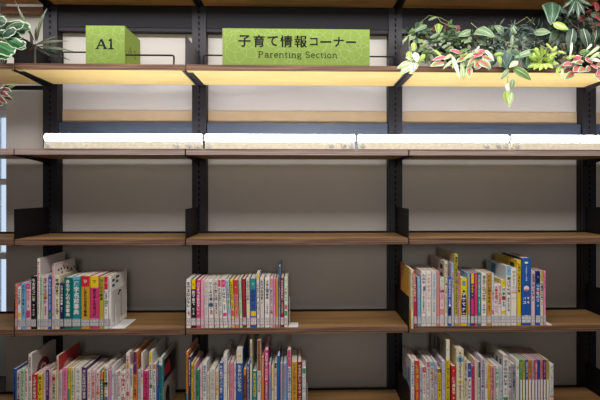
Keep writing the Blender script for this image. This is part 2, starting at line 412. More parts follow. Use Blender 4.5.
def book(spec, idx, n, shelf, row, sticker):
    x0, x1, yt, base, txt = spec[:5]; o = spec[5] if len(spec) > 5 else {}
    yf = .006 + o.get('in', 0)
    rnd = random.Random(idx*31+len(row)*7+int(yt))
    z0 = LV[shelf]+.0003
    a = P(x0, yt, yf); b2 = P(x1, yt, yf)
    t = max(.0052, b2.x-a.x-.0009); h = a.z-z0; d = o.get('d', min(.225, h*.68))
    lean = o.get('l', 0)
    bc, tc = C[base][1], C[txt][1]
    band = o.get('T'); bb = o.get('B'); 
    words = []
    tall = h > .245
    if tall: words.append('tall')
    if t > .026: words.append('thick')
    elif t < .0095: words.append('thin')
    words += [C[base][0], 'book']
    if band: words += ['with', C[band[0]][0], 'top']
    elif bb: words += ['with', C[bb[0]][0], 'band']
    else: words += ['with', C[txt][0], 'lettering']
    label = ' '.join(words) + ', ' + ordinal(idx) + ' from left, ' + row
    e = thing('book', label, 'book', (a.x, yf, z0), 'books in the ' + row)
    if lean: e.rotation_euler = (0, math.atan(lean/248.0/h), 0)
    cv = min(.0016, t*.14); ch = min(.0012, t*.12)
    m = MB()
    m.prism([(0,d),(0,ch),(ch,0),(t-ch,0),(t,ch),(t,d),(t-cv,d),(t-cv,cv),(cv,cv),(cv,d)], 0, h, bc)
    L = o.get('L'); Rr = o.get('R')
    if L: m.add([(-.0003,d,0),(-.0003,ch,0),(-.0003,ch,h),(-.0003,d,h)], [(0,1,2,3)], C.get(L,(0,L))[1])
    if Rr: m.add([(t+.0003,ch,0),(t+.0003,d,0),(t+.0003,d,h),(t+.0003,ch,h)], [(0,1,2,3)], C.get(Rr,(0,Rr))[1])
    e1, e2 = -.0003, -.0006
    def band_q(za, zb, col): m.add([(ch,e1,za),(t-ch,e1,za),(t-ch,e1,zb),(ch,e1,zb)], [(0,1,2,3)], col)
    ztop = h*.965; zlow = .046 if sticker else .02
    if band:
        band_q(h*(1-band[1]), h, C[band[0]][1])
        # small emblem or word on the top band
        put_glyph(m, rnd.choice(KANA), t/2, h*(1-band[1]*.5), min(t*.42, h*band[1]*.4), e2, C['W' if base not in 'Ww' and band[0] in 'bnkrumtTdR' else 'k'][1] if band[0] not in 'bnkrumtTdR' else C['W'][1], .02)
        ztop = h*(1-band[1])*.98
    if bb: band_q(zlow if o.get('Bup') else .0, zlow+h*bb[1], C[bb[0]][1]); zlow += h*bb[1]
    if o.get('V'): m.add([(ch,e1,zlow*.9),(t*.3,e1,zlow*.9),(t*.3,e1,h),(ch,e1,h)], [(0,1,2,3)], C[o['V']][1])
    dot = o.get('dot')
    if dot:
        zc_ = h*dot[1]; rr = min(t*.42, .01)*(dot[2] if len(dot) > 2 else 1)
        m.add([(t/2+min(rr,t*.46)*math.cos(q*.5236), e1-.0001, zc_+rr*math.sin(q*.5236)) for q in range(12)], [tuple(range(12))], C[dot[0]][1])
    if base in 'WwcxP' and not o.get('art') and rnd.random() < .75:
        for q in range(rnd.randint(1, 4)):
            zz = rnd.uniform(zlow, ztop-.02); hh = rnd.choice([.003,.005,.009,.016]); xa_ = rnd.choice([ch, t*.1, t*.4]); 
            m.add([(xa_,e1-.0001,zz),(t-ch,e1-.0001,zz),(t-ch,e1-.0001,zz+hh),(xa_,e1-.0001,zz+hh)], [(0,1,2,3)], rnd.choice(['e0a0b0','d86070','9cc0d8','e8cc50','a8c890','e09858','5a78a8','d0c8c0','c8c0d0']))
    # title, then a smaller author line
    ttl = o.get('title')
    if ttl:
        st_ = min(t*.66, (ztop-zlow-.004)/(len(ttl)*1.06))
        for q, c in enumerate(ttl): put_glyph(m, c, t/2, ztop-st_*(.6+1.06*q), st_, e2, tc, .03)
        ztop = zlow
    s = min(t*.74, .0135)*o.get('g', 1); avail = ztop-zlow
    nt_ = max(3, min(9, int(avail*o.get('f', rnd.uniform(.5,.72))/(s*1.12))))
    z = ztop - s*.7
    two = t > .024 and not o.get('one')
    for q in range(nt_):
        if z - s/2 < zlow or ttl: break
        put_glyph(m, rnd.choice(KANJI if rnd.random() < .4 else KANA), t/2, z, s, e2, tc, .028)
        z -= s*1.14
    z -= s*.5; s2 = s*.6; t2 = C[o.get('t2', txt)][1]
    while z - s2/2 > zlow+.004 and rnd.random() < .93:
        put_glyph(m, rnd.choice(KANJI), t/2, z, s2, e2, t2, .028); z -= s2*1.2
    if o.get('art'): o['art'](m, t, d, h)
    m.build('cover', M_print, e)
    m = MB(); m.box(cv+.0002, t-cv-.0002, cv+.0005, d-.002, .0015, h-.0016, 'ebe3d6')
    m.build('page_block', M_page, e)
    if sticker:
        m = MB(); zl = .010; zh = .040; yy = -.0009
        m.box(ch*.5, t-ch*.5, yy, -.0004, zl, zh, 'dcd8da' if sticker != 'dim' else 'c8c4c6')
        yy -= .0002; k = t-ch
        lc = 'd0485a' if sticker == 'red' else '8a8a92'
        for zz in (zl+.0012, zh-.0034, zl+.014): m.add([(ch,yy,zz),(k,yy,zz),(k,yy,zz+.0018),(ch,yy,zz+.0018)], [(0,1,2,3)], lc)
        for q in range(3):
            put_glyph(m, rnd.choice('3574896'), t*(.3+.2*q) if t > .009 else t/2, zl+(.0085 if q % 2 else .021), .0052, yy, '4a4a52', .02)
        m.build('call_number_label', M_print, e)
    return e

# cover pictures, plus a painted bookend shadow, on the faces that show
def art_tall_grey(m, t, d, h):
    x = t+.0006
    for cy, cz, r1, r2 in ((d*.45,h*.74,.03,.012),(d*.36,h*.62,.02,.012)):
        m.add([(x, cy+r1*math.cos(q*.5236), cz+r2*math.sin(q*.5236)+.2*r1*math.cos(q*.5236)) for q in range(12)], [tuple(range(12))], '2a282c')
def art_dots(m, t, d, h):
    r = random.Random(4)
    m.add([(t+.0005,.008,h*.2),(t+.0005,d-.004,h*.2),(t+.0005,d-.004,h*.97),(t+.0005,.008,h*.97)], [(0,1,2,3)], 'e6e0dc')
    for q in range(26):
        cy, cz = d*(.12+.8*r.random()), h*(.45+.48*r.random())
        m.add([(t+.0009, cy+.007*math.cos(k*.785), cz+.005*math.sin(k*.785)) for k in range(8)], [tuple(range(8))], r.choice(['a02838','b83040','5a2030']))
    m.add([(t+.0009,d-.01,0),(t+.0009,d-.001,0),(t+.0009,d-.001,h),(t+.0009,d-.01,h)], [(0,1,2,3)], '1f7a50')
def art_face(m, t, d, h):
    x = t+.0006
    for a0, a1, z_ in ((.08,.22,.88),(.3,.5,.92),(.08,.22,.78),(.3,.44,.83)):
        m.add([(x,d*a0,h*z_),(x,d*a1,h*z_),(x,d*a1,h*(z_+.05)),(x,d*a0,h*(z_+.05))], [(0,1,2,3)], '3a363a')
    m.add([(x,d*.06,h*.1),(x,d*.96,h*.1),(x,d*.96,h*.7),(x,d*.06,h*.7)], [(0,1,2,3)], 'dcd6d0')
    x += .0004
    m.add([(x,d*.42,h*.56),(x,d*.50,h*.57),(x,d*.52,h*.61),(x,d*.62,h*.62),(x,d*.62,h*.66),(x,d*.48,h*.66),(x,d*.42,h*.60)], [tuple(range(7))], '242226')  # hook paints the shadow of the bookend's rounded top
    m.add([(x,d*.60,h*.12),(x,d*.64,h*.12),(x,d*.64,h*.6),(x,d*.60,h*.6)], [(0,1,2,3)], '8c8684')
    m.add([(x,d*.26,h*.16),(x,d*.33,h*.16),(x,d*.33,h*.24),(x,d*.26,h*.24)], [(0,1,2,3)], '57525a')
def art_oval(c1, c2):
    def f(m, t, d, h):
        for r, c, k in ((.046, c1, .0005), (.022, c2, .0009), (.012, c1, .0012)):
            m.add([(t+k, d*.45+r*math.cos(q*.35), h*.68+r*.95*math.sin(q*.35)) for q in range(18)], [tuple(range(18))], c)
    return f
def art_right_pic(m, t, d, h):
    x = t+.0006
    m.add([(x,.004,h*.55),(x,d-.004,h*.55),(x,d-.004,h*.93),(x,.004,h*.93)], [(0,1,2,3)], '26282c')
    m.add([(x+.0003,.02,h*.65),(x+.0003,d*.6,h*.62),(x+.0003,d*.5,h*.86),(x+.0003,.02,h*.8)], [(0,1,2,3)], 'b02c38')
    m.add([(x+.0003,.004,h*.5),(x+.0003,.018,h*.5),(x+.0003,.018,h*.95),(x+.0003,.004,h*.95)], [(0,1,2,3)], '3a9aa8')
    m.add([(x+.0003,d*.2,h*.1),(x+.0003,d*.5,h*.1),(x+.0003,d*.5,h*.35),(x+.0003,d*.35,h*.45),(x+.0003,d*.2,h*.35)], [(0,1,2,3,4)], '2a2a2c')
def art_yellow_left(m, t, d, h):
    m.add([(-.0006,d,0),(-.0006,d*.88,0),(-.0006,d*.88,h),(-.0006,d,h)], [(0,1,2,3)], 'a8284c')
    m.add([(-.0006,d*.10,h*.3),(-.0006,.003,h*.3),(-.0006,.003,h),(-.0006,d*.10,h)], [(0,1,2,3)], 'e8e4dc')
def blocks_left(col, lst):
    def f(m, t, d, h):
        for a0, a1, b0, b1 in lst:
            m.add([(-.0006,d*a1,h*b0),(-.0006,d*a0,h*b0),(-.0006,d*a0,h*b1),(-.0006,d*a1,h*b1)], [(0,1,2,3)], col)
    return f
def art_blue_thick(m, t, d, h):
    for r, c, zc_, k in ((.008,'e8e0c8',.93,.0007),(.011,'e8d8d0',.55,.0007),(.006,'c05a60',.52,.0009),(.009,'f0e8e0',.12,.0007)):
        m.add([(t/2+r*math.cos(q*.5236), -k, h*zc_+r*(.6 if zc_ > .9 else 1)*math.sin(q*.5236)) for q in range(12)], [tuple(range(12))], c)
    for q in range(9): put_glyph(m, KANJI[q*2], t/2, h*(.87-.025*q), .0058, -.0008, 'dfe8f2', .02)
    for q, ch_ in enumerate('パマコキ'): put_glyph(m, ch_, t*(.3+.4*(q % 2)), h*(.40-.06*(q//2)), .011, -.0008, 'f4f4f0', .03)
def art_navy_oval(m, t, d, h):
    m.add([(t/2+t*.42*math.cos(q*.35), -.0005, h*.42+h*.33*math.sin(q*.35)) for q in range(18)], [tuple(range(18))], '1a2450')
    for q, c in enumerate('子育てナニ'): put_glyph(m, c, t/2, h*(.66-.105*q), t*.55, -.0008, 'f2f0ec', .03)
    m.add([(t*.25,-.0005,h*.84),(t*.75,-.0005,h*.84),(t*.75,-.0005,h*.94),(t*.25,-.0005,h*.94)], [(0,1,2,3)], '5a9aa8')

UL = [ # upper left
 (15.0,17.2,284,'s','r'),(17.6,21,287,'W','k',{'B':('y',.12),'Bup':1}),(21.4,25.7,283,'l','n'),(26.2,30.7,283.5,'P','m',{'B':('m',.16),'Bup':1,'T':('m',.12)}),
 (31.2,36.4,276,'k','w'),(37.2,40.1,258.5,'W','r',{'R':'ccc6c2','art':art_tall_grey}),(40.4,43,275.5,'h','g'),(43.2,47.9,275.5,'P','k'),
 (48.3,51.6,277,'b','W',{'B':('g',.1),'Bup':1}),(51.9,54.6,264,'P','r',{'art':art_dots,'T':('t',.04)}),(54.9,59.5,276,'c','k'),(60,63.7,283,'n','W'),
 (64.1,71.9,277.5,'T','W',{'title':'赤ちゃんの名前事典'}),(72.3,80.7,276.5,'t','W',{'title':'漢字名前事典','T':('l',.06)}),
 (81.2,89.8,276,'Y','k',{'T':('r',.2),'title':'しあわせ名前大事典'}),(90.2,99,276,'m','k',{'T':('y',.22),'title':'赤ちゃんの名づけ'}),(99.3,103.9,276.5,'e','k'),
 (104.2,108.4,276.5,'W','n',{'T':('r',.25)}),(108.8,110.9,276.5,'W','a',{'R':'f8f5f2','art':art_face,'d':.168})]
UM = [
 (186.3,190.9,279.5,'W','k',{'f':.8}),(191.3,196,279.5,'k','W',{'T':('y',.2)}),(196.4,200.4,280,'m','W',{'f':.9}),(200.7,204.1,280,'p','w'),
 (204.5,208.6,280,'w','a',{'l':-.5}),(209.1,213.9,280,'W','k',{'l':-1}),(214.8,219.4,280,'w','k',{'l':-1.7}),(220.1,223.1,280,'W','k',{'l':-2.3,'T':('r',.14)}),
 (223.7,228,279.5,'W','k',{'l':-2.8,'T':('m',.16),'B':('m',.07),'Bup':1}),(228.5,231.6,279.5,'x','n',{'l':-2.7}),(232,235,280,'y','n',{'l':-2.1,'B':('m',.12),'Bup':1}),
 (235.4,239.4,280,'s','r',{'l':-1.8,'T':('r',.3)}),(239.9,242.7,279,'h','g',{'l':-1.5}),(243,246.4,279,'R','r',{'l':-1}),(246.8,250.4,278.5,'c','b',{'l':-.8}),
 (250.8,256.7,278.5,'b','k',{'l':-.8,'T':('t',.22),'B':('y',.1),'Bup':1}),(257.1,259.9,273.5,'W','n',{'l':-.7,'T':('y',.12)}),(260.4,264.5,278,'w','k',{'l':-.5}),
 (264.9,269.8,278,'W','k',{'g':.85}),(270.2,273,278.5,'P','n',{'T':('s',.2)}),(273.3,275.7,278.5,'p','m'),(276,278.4,278.5,'Y','o'),
 (278.8,280.3,266.5,'l','b',{'T':('b',.35),'d':.19}),(280.7,284,278,'R','P'),(284.4,287.9,278,'W','g',{'T':('h',.12),'B':('g',.1),'Bup':1})]
UR = [
 (411.2,413.6,269.5,'c','k',{'L':'d8a22c','art':art_yellow_left,'d':.2,'in':-.034}),(413.9,417.2,271,'r','W',{'l':-1}),(417.6,421,277,'l','x',{'l':-.5}),(421.5,426,271,'W','k',{'f':.3}),
 (426.4,431.2,271,'W','s'),(431.6,436.8,271,'w','l',{'dot':('r',.28,.5)}),(437.1,439.6,271,'s','a'),(440,444.3,277.5,'P','m',{'T':('h',.15),'B':('s',.12),'Bup':1}),
 (444.7,447.8,261,'c','k',{'L':'c8bcb0','art':blocks_left('2c2a2e',[(.12,.3,.72,.8),(.12,.3,.86,.93)]),'d':.2}),
 (448.2,451.5,277,'b','W',{'B':('k',.14),'Bup':1,'dot':('W',.42,.9)}),(451.8,454.1,263,'v','n',{'T':('l',.12)}),(454.5,458.2,254,'e','k',{'L':'b8ac84','d':.21}),
 (458.5,460.2,271,'p','k'),(460.6,467.3,278,'y','W',{'art':art_navy_oval,'g':.01}),(467.7,470.4,273,'l','o',{'B':('o',.25),'Bup':1}),
 (470.9,474.3,273,'u','y',{'T':('y',.2),'B':('m',.3),'Bup':1}),(474.7,477.6,273,'m','o'),(477.9,481,273,'t','W'),(481.5,486.8,273,'W','k'),
 (487.2,491.5,273,'Y','k'),(491.9,494,273,'W','m',{'T':('x',.3),'B':('m',.08),'Bup':1}),(494.4,498.1,284,'W','r',{'dot':('r',.85,1)}),(498.5,501.2,284,'W','r'),
 (501.5,506,280,'W','k',{'T':('y',.15),'B':('y',.08),'Bup':1,'L':'e0c43c'}),(506.4,510.9,266,'W','k',{'T':('l',.16),'L':'c4ccd0','art':blocks_left('3a8ab0',[(.5,.72,.8,.97),(.1,.16,.62,.7),(.2,.26,.62,.7)]),'d':.2}),
 (511.3,516.8,268,'W','a'),(517.2,521.3,260,'y','k',{'L':'cdb02c','art':blocks_left('2a2a30',[(.12,.3,.84,.94)]),'d':.21}),
 (521.7,531.2,258,'b','b',{'art':art_blue_thick,'d':.17,'L':'18305c'}),(531.6,535.2,271,'P','k'),(535.7,540.2,271,'b','W',{'T':('n',.22),'dot':('r',.62,.9)}),
 (540.6,543.4,271,'c','k',{'T':('e',.2)}),(543.8,546,271,'p','m')]
LL = [
 (13.2,16.1,369,'b','n'),(16.6,20.6,371,'w','k'),(21,24.6,369,'h','T',{'L':'k'}),(25,28,369,'W','r'),(28.4,31.9,354,'W','R',{'R':'c0b6b0','art':art_oval('6a2434','b8a8a4')}),
 (32.4,37,374.5,'r','W'),(37.5,42.6,374,'y','k'),(43,45.5,370,'P','a'),(45.9,48.7,370,'u','v'),(49,51.7,370,'P','m'),(52,56,372,'c','k'),
 (56.4,58.6,356,'c','r',{'R':'b83c40','art':art_oval('d8b89c','b83c40')}),(59,62.3,371,'P','a'),(62.7,67.3,368,'p','m'),(67.6,70.4,368,'y','g',{'B':('g',.5)}),
 (70.8,74.5,368,'c','g'),(75,81.5,367.5,'W','a',{'one':1}),(82,86.6,367.5,'u','W'),(87.2,91,370,'W','s'),(91.4,95.5,370,'P','r'),(96,99.8,371,'W','m'),
 (100.2,103.8,372,'d','W',{'T':('o',.16)}),(104.1,108.2,366,'W','n',{'V':'y'}),(108.6,111,370,'p','a'),(111.4,113.8,366,'W','v'),(114.2,117.7,372,'v','a'),
 (118,120.9,371,'W','o',{'T':('o',.1)}),(121.2,125.7,372,'W','r',{'g':1.2,'T':('W',.01)}),(126,129.7,353,'W','r'),(130,132.8,366,'W','k'),(133.2,137.3,352,'o','k',{'T':('u',.34)}),
 (137.7,140.8,370,'v','g'),(141.1,143,353,'W','p'),(143.4,148.6,371,'m','R'),(149,152.4,352,'W','k',{'T':('y',.16)}),(152.7,156.2,364,'W','n',{'T':('o',.1)}),
 (156.5,158.7,365,'b','o'),(159,162.8,358,'t','k',{'T':('W',.12),'R':'b8b0a8','art':art_right_pic,'d':.19})]
LM = [
 (186.0,188.3,352,'o','k',{'B':('t',.3)}),(188.6,190.9,357,'n','W'),(191.2,193.5,363,'y','k'),(193.8,195.8,364,'p','t'),(196.1,199.5,370,'g','d'),(199.9,202.6,366,'P','a'),
 (203,206.7,363,'W','b'),(207,209.7,373,'c','a'),(210,215.3,369,'w','a'),(215.6,218.9,370,'c','o'),(219.2,223.2,363,'b','W'),(223.5,227.3,354,'W','v'),
 (227.7,229.5,362,'c','B'),(229.9,233.7,362,'p','m'),(234,236,362,'W','s'),(236.3,243,349,'b','W',{'T':('c',.21),'one':1}),(243.4,246.6,369,'B','k',{'T':('o',.12)}),
 (247,249.4,364,'b','W'),(249.9,252.2,340,'c','k',{'B':('w',.4)}),(252.6,256.9,371,'t','y'),(257.3,261,340,'W','B',{'T':('B',.4)}),(261.4,264,357,'o','w'),
 (264.6,268.5,350,'m','W'),(268.9,271.2,364,'l','m',{'T':('p',.2)}),(271.6,274,366,'c','y'),(274.4,276.9,363,'W','r',{'T':('k',.1)}),(277.2,280,356,'b','t'),
 (280.4,282.9,363,'a','p'),(283.3,287,363,'l','m'),(287.6,291.1,350,'W','b',{'T':('m',.25)}),(291.5,297.4,362,'Y','B',{'one':1}),(297.8,301.9,362,'R','c'),
 (302.3,306,368,'W','a',{'T':('g',.12)})]
LR = [
 (411,414.5,360,'W','b',{'L':'c8c6c4','art':blocks_left('3c6c98',[(.15,.3,.55,.8),(.4,.5,.5,.75),(.6,.7,.55,.8),(.3,.62,.42,.5)])}),(414.9,419.6,361,'r','y'),(420,422.3,366,'x','t'),(422.6,426.3,367,'W','r',{'T':('r',.12)}),(426.7,429.7,362,'W','k',{'T':('m',.1)}),
 (430,434.3,362,'w','k',{'T':('l',.08)}),(434.6,437.5,362,'v','u'),(437.8,441.5,369,'y','k',{'T':('k',.08)}),(442,445.8,361,'v','a'),
 (446.2,450,340,'y','k',{'T':('W',.27),'L':'9a9690','art':blocks_left('38363a',[(.1,.16,.6,.95),(.22,.28,.6,.95),(.36,.6,.75,.93),(.7,.8,.7,.9)])}),
 (451.6,456,366,'r','W',{'T':('r',.2)}),(456.5,464,349,'c','k',{'one':1,'dot':('l',.84,1.3),'g':.8}),(464.4,467.2,358,'c','k'),(467.5,471.7,363,'W','k',{'T':('b',.28)}),
 (472,474.6,366,'m','R'),(475,477.7,360,'c','p',{'T':('P',.1)}),(478,480.3,362,'W','k',{'T':('d',.3)}),(481,484.8,358,'v','k'),(485.3,488,364,'W','a'),
 (488.4,490.8,364,'y','m'),(491.1,494.2,366,'p','k'),(494.6,499,366,'W','g',{'V':'o'}),(499.5,502.8,366,'x','a'),
 (503.2,508,355,'W','k',{'B':('g',.2),'T':('P',.05),'L':'bcb6ae','art':blocks_left('302e32',[(.1,.2,.75,.9),(.3,.42,.75,.9),(.55,.62,.75,.9),(.75,.8,.7,.85)])}),
 (508.3,511.7,364,'w','k'),(512,515.7,364,'a','n'),(516.1,519.6,360,'W','a',{'B':('w',.6)}),(520,522.5,360,'g','y',{'B':('W',.54)}),(522.8,525.4,360,'e','g',{'B':('W',.54)}),
 (525.7,528.4,360,'b','W',{'B':('W',.54)}),(528.7,531.4,360,'o','k',{'B':('W',.54)}),(531.8,534.8,360,'a','r',{'B':('W',.54)}),(535.1,537.7,360,'m','W',{'B':('W',.54)}),
 (538,540.3,360,'b','n',{'B':('W',.54)}),(540.6,543.1,360,'s','r',{'B':('W',.54)}),(543.4,546.2,360,'u','p',{'B':('W',.54)}),(546.6,549.2,360,'e','g',{'B':('W',.54)}),
 (549.7,553.8,364,'W','a')]
rows = [(UL,'S4','upper left row','dim'),(UM,'S4','upper middle row','red'),(UR,'S4','upper right row','grey'),
        (LL,'S5','lower left row',None),(LM,'S5','lower middle row',None),(LR,'S5','lower right row',None)]
for lst, sh, row, st in rows:
    for i, sp in enumerate(lst): book(sp, i, len(lst), sh, row, st)

# ------------------------------------------------------------------ bookends
def bookend(px, shelf, label, up=.09, deep=.13, ln=.04):
    x = P(px, 327, .006).x; z0 = LV[shelf]+.0003
    t = thing('bookend', label, 'bookend', (x, .004, z0), 'white metal bookends')
    m = MB(); m.prism([(0,0),(ln-.004,0),(ln,.004),(ln,.06),(ln-.004,.064),(0,.064)] if px > 200 else [(0,0),(.05,0),(.054,.004),(.054,deep-.004),(.05,deep),(0,deep)], 0, .0012, 'dddddd'); m.build('base', M_white, t, bevel=.0003)
    m = MB(); a0, a1 = .03, .075
    pts = [(a0,.0014),(a1,.0014)] + [((a0+a1)/2+(a1-a0)/2*math.cos(math.radians(q)), up+(a1-a0)/2*math.sin(math.radians(q))) for q in range(0,181,20)]
    m.prism(pts, .0035, .0047, 'dddddd', 'x'); m.build('upright_plate', M_white, t)
    return t
bookend(111.2, 'S4', 'white metal bookend against the last book of the upper left row', .07)
bookend(288.3, 'S4', 'white metal bookend at the right end of the upper middle row')
bookend(546.4, 'S4', 'white metal bookend at the right end of the upper right row', ln=.026)
bookend(306.4, 'S5', 'white metal bookend at the right end of the lower middle row')

# ------------------------------------------------------------------ plants
def leaf(mb, base, tip, w, scheme, face=(0,-1,.35), fold=.25, arch=.12, shape='ovate', n=8):
    base, tip = Vector(base), Vector(tip); d = tip-base; L = d.length; dn = d.normalized(); f = Vector(face).normalized()
    side = dn.cross(f)
    if side.length < .05: side = dn.cross(Vector((1,0,.2)))
    side.normalize(); nrm = side.cross(dn).normalized()
    ts = [-1,-.8,-.42,-.08,.08,.42,.8,1]
    vs = []; 
    for i in range(n+1):
        s = i/n
        if shape == 'ovate': k = math.sin(math.pi*min(1, s**.72))**.8 if 0 < s < 1 else 0
        elif shape == 'heart': k = (1-s)**.62*min(1, (s*7+.25))*1.12 if s < 1 else 0
        elif shape == 'round': k = math.sin(math.pi*s)**.5*(1+.10*math.sin(s*17)) if 0 < s < 1 else 0
        elif shape == 'lance': k = math.sin(math.pi*min(1, s**.9)) if 0 < s < 1 else 0
        else: k = (1-s)**.5*min(1, s*6+.5)
        c = base + d*s + nrm*arch*L*math.sin(math.pi*s*.9)
        for t in ts:
            vs.append(c + side*(t*k*w/2) - nrm*(fold*abs(t)*k*w/2)*-1*(-1))
    fs, cs = [], []
    c0, c1, c2, cv = scheme
    for i in range(n):
        for j in range(7):
            a = i*8+j; fs.append((a, a+1, a+9, a+8))
            s = (i+.5)/n
            col = {0:c2, 6:c2, 1:c1, 5:c1, 2:c0, 4:c0, 3:cv}[j]
            if s > .88 : col = c2 if j != 3 else c1
            if s > .7 and j in (2,4): col = c1
            cs.append(col)
    mb.add(vs, fs, cs, True)
SC = {
 'pothos': ('d8e6b8','a8cc6c','eef4dc','f4f8e8'), 'lime': ('cfe07c','a4c84c','b8d460','eef4b8'), 'yg': ('a8c452','86a83c','c8d878','d4dc90'),
 'cal': ('e0707c','d06068','f0f4e4','b83a54'), 'calg': ('dc6c76','7cbc50','f2f6ea','c84a60'), 'ivy': ('2e4a30','3c5c38','6a8458','54704a'), 'dark': ('243428','2c4030','34503a','3c5844'),
 'grey': ('4c6058','5c7068','7c9084','8ca094'), 'sage': ('8ea880','76966a','b4c49c','c4d0a8'), 'striped': ('2c4434','34503c','3c5c44','c8d8b0'),
 'red': ('642226','762c2e','90463f','501a1e'), 'wedge': ('183f20','1f4c26','dfe8d0','2c5a34'), 'wbr': ('1d5a26','2a7c30','f0f8e4','3a8240'), 'wdk': ('223c28','2c4c30','b4c4a0','40604a'),
 'spider': ('6a7454','56604a','7c866a','8a9470'), 'brown': ('4c4438','5c5244','6a5e50','6a5e50'), 'bluegr': ('34504a','3e5c52','587468','6c887a'), 'rw': ('8a2c3c','4c5a3c','dcdcd4','7c2434'),
 'white': ('eef2e0','dfe8c8','f6f8f0','fafaf4'), 'tealv': ('4a6c54','3c5e48','84a080','7c9470'), 'dlime': ('4c6a34','5c7c3c','8aa458','a4bc6c')}
def plant(name, label, px, Y, leaves, stems, fill=None, seed=1, zbase=None, group=None):
    """leaves: (px0,py0,px1,py1,width_px,scheme,dY0,dY1,shape)"""
    rnd = random.Random(seed)
    o = P(px, 64, Y); org = Vector((o.x, Y, LV['S1'] if zbase is None else zbase))
    t = thing(name, label, 'plant', org, group)
    m = MB()
    for lf in leaves:
        x0, y0, x1, y1, w, scn = lf[:6]; d0, d1 = (lf[6], lf[7]) if len(lf) > 7 else (0, -.02); shp = lf[8] if len(lf) > 8 else 'ovate'
        a = P(x0, y0, Y+d0)-org; b_ = P(x1, y1, Y+d1)-org
        if name == 'caladium': w *= .82
        leaf(m, a, b_, w/248, SC[scn], (rnd.uniform(-.35,.35), -1, rnd.uniform(.0,.55)), rnd.uniform(.1,.35), rnd.uniform(.04,.14), shp)
    if fill:
        for (n, xa, xb, ya, yb, ds, sizes, schemes, shp) in fill:
            for q in range(n):
                x, y = rnd.uniform(xa, xb), rnd.uniform(ya, yb); s = rnd.uniform(*sizes); ang = rnd.uniform(0, 2*math.pi); dd = rnd.uniform(*ds)
                a = P(x, y, Y+dd)-org; b_ = P(x+s*math.cos(ang), y+s*math.sin(ang)*.8, Y+dd-rnd.uniform(-.02,.03))-org
                if min(a.z, b_.z) < .004 and Y+dd > -.01: 
                    k = .006-min(a.z, b_.z); a.z += k; b_.z += k
                leaf(m, a, b_, s*rnd.uniform(.35,.6)/248 if shp != 'blade' else s*.14/248, SC[rnd.choice(schemes)], (rnd.uniform(-.6,.6), -1, rnd.uniform(-.2,.8)), rnd.uniform(.1,.4), rnd.uniform(.05,.2), 'ovate' if shp != 'blade' else 'lance')
    k = {'ivy':.62,'fern':.62,'rubber_plant':.68,'croton':.62,'palm':.6,'coleus':.8,'variegated_geranium':.75,'spider_plant':.7}.get(name, 1)
    m.c = [(c[0]*k, c[1]*k, c[2]*k, 1) for c in m.c]
    m.build('foliage', M_leaf, t)
    m = MB()
    for st in stems:
        pts = [P(p[0], p[1], Y+(p[2] if len(p) > 2 else 0))-org for p in st['p']]
        m.tube(pts, st.get('r', .0014), st.get('c', '5a5a38'), 6)
    if m.v: m.build('stem', M_leaf, t)
    return t
def base_stems(px, y, Y, n=4, spread=10):
    r = random.Random(int(px)); return [{'p': [(px+r.uniform(-3,3), 65, 0), (px+r.uniform(-spread,spread)*.5, y+8), (px+r.uniform(-spread,spread), y)], 'r': .0016} for _ in range(n)]

# left end
plant('variegated_geranium', 'leafy plant with scalloped white-edged green leaves, top left corner of the shelf', 4, .012, [
 (0,25,31,30,20,'wdk',.03,0,'round'),(-6,18,6,24,12,'wdk',.0,0,'round'),(-4,33,23,38,12,'wedge',0,-.02,'round'),(6,39,27,49,10,'wbr',-.02,-.04,'round'),
 (-8,42,15,54,15,'wbr',-.02,-.05,'round'),(4,30,25,24,11,'wdk',-.02,-.03,'round'),(2,36,17,30,11,'wedge',-.02,-.04,'round'),(8,46,27,44,10,'wedge',-.02,-.045,'round'),(-4,52,10,58,9,'wbr',-.02,-.05,'round'),(-2,48,14,36,8,'wedge',.02,-.01,'round'),(10,50,24,40,8,'wdk',.04,.03,'round'),(-6,30,8,24,9,'wdk',.05,.04,'round'),(12,57,24,50,7,'dark',.05,.05,'round')],
 [{'p':[(4,63),(2,50),(8,36)],'r':.002},{'p':[(6,63),(10,50),(18,44)],'r':.0018},{'p':[(2,63),(-2,50),(2,34)],'r':.0018},{'p':[(5,63),(9,48),(16,32)],'r':.0018}])
plant('spider_plant', 'thin spiky grass-leaved plant left of the small green box sign', 34, .07, [
 (36,44,16,1,3.2,'spider',0,-.02,'lance'),(37,42,48.5,8,3.6,'spider',0,-.02,'lance'),(36,42,37,26,4,'brown',.02,.02,'lance'),(34,45,71,41.5,3,'spider',0,-.03,'lance'),
 (36,46,75,52,3.4,'spider',0,-.04,'lance'),(36,47,72,61.5,2.6,'dark',.02,.0,'lance'),(34,46,52,57,3,'brown',.03,.03,'lance'),(38,46,22,54,3,'brown',.03,.03,'lance'),(36,44,58,36,2.2,'brown',.04,.05,'lance'),
 (33,47,30,33,2.8,'brown',.03,.05,'lance'),(40,46,64,49,2.2,'brown',.02,.04,'lance')],
 [{'p':[(35,63),(35,52),(36,44)],'r':[.005,.004,.003],'c':'4c4438'}])
plant('trailing_plant', 'small red and white leaved sprig hanging below the top shelf, left photo edge', -8, -.035, [
 (2,88,12,92,5,'rw'),(0,92,10,97,5,'rw'),(4,95,14,101,5,'rw'),(-2,97,8,104,5,'rw'),(3,84,-4,90,6,'rw'),(6,89,16,86,3.5,'dlime'),(8,98,15,95,3,'dlime'),(-3,100,3,106,5,'rw'),(1,90,6,84,3,'sage')],
 [{'p':[(-14,62,.05),(-12,60,.0),(-8,66,-.02),(-4,80,0),(4,92,0),(6,102,0)],'r':.0014}])

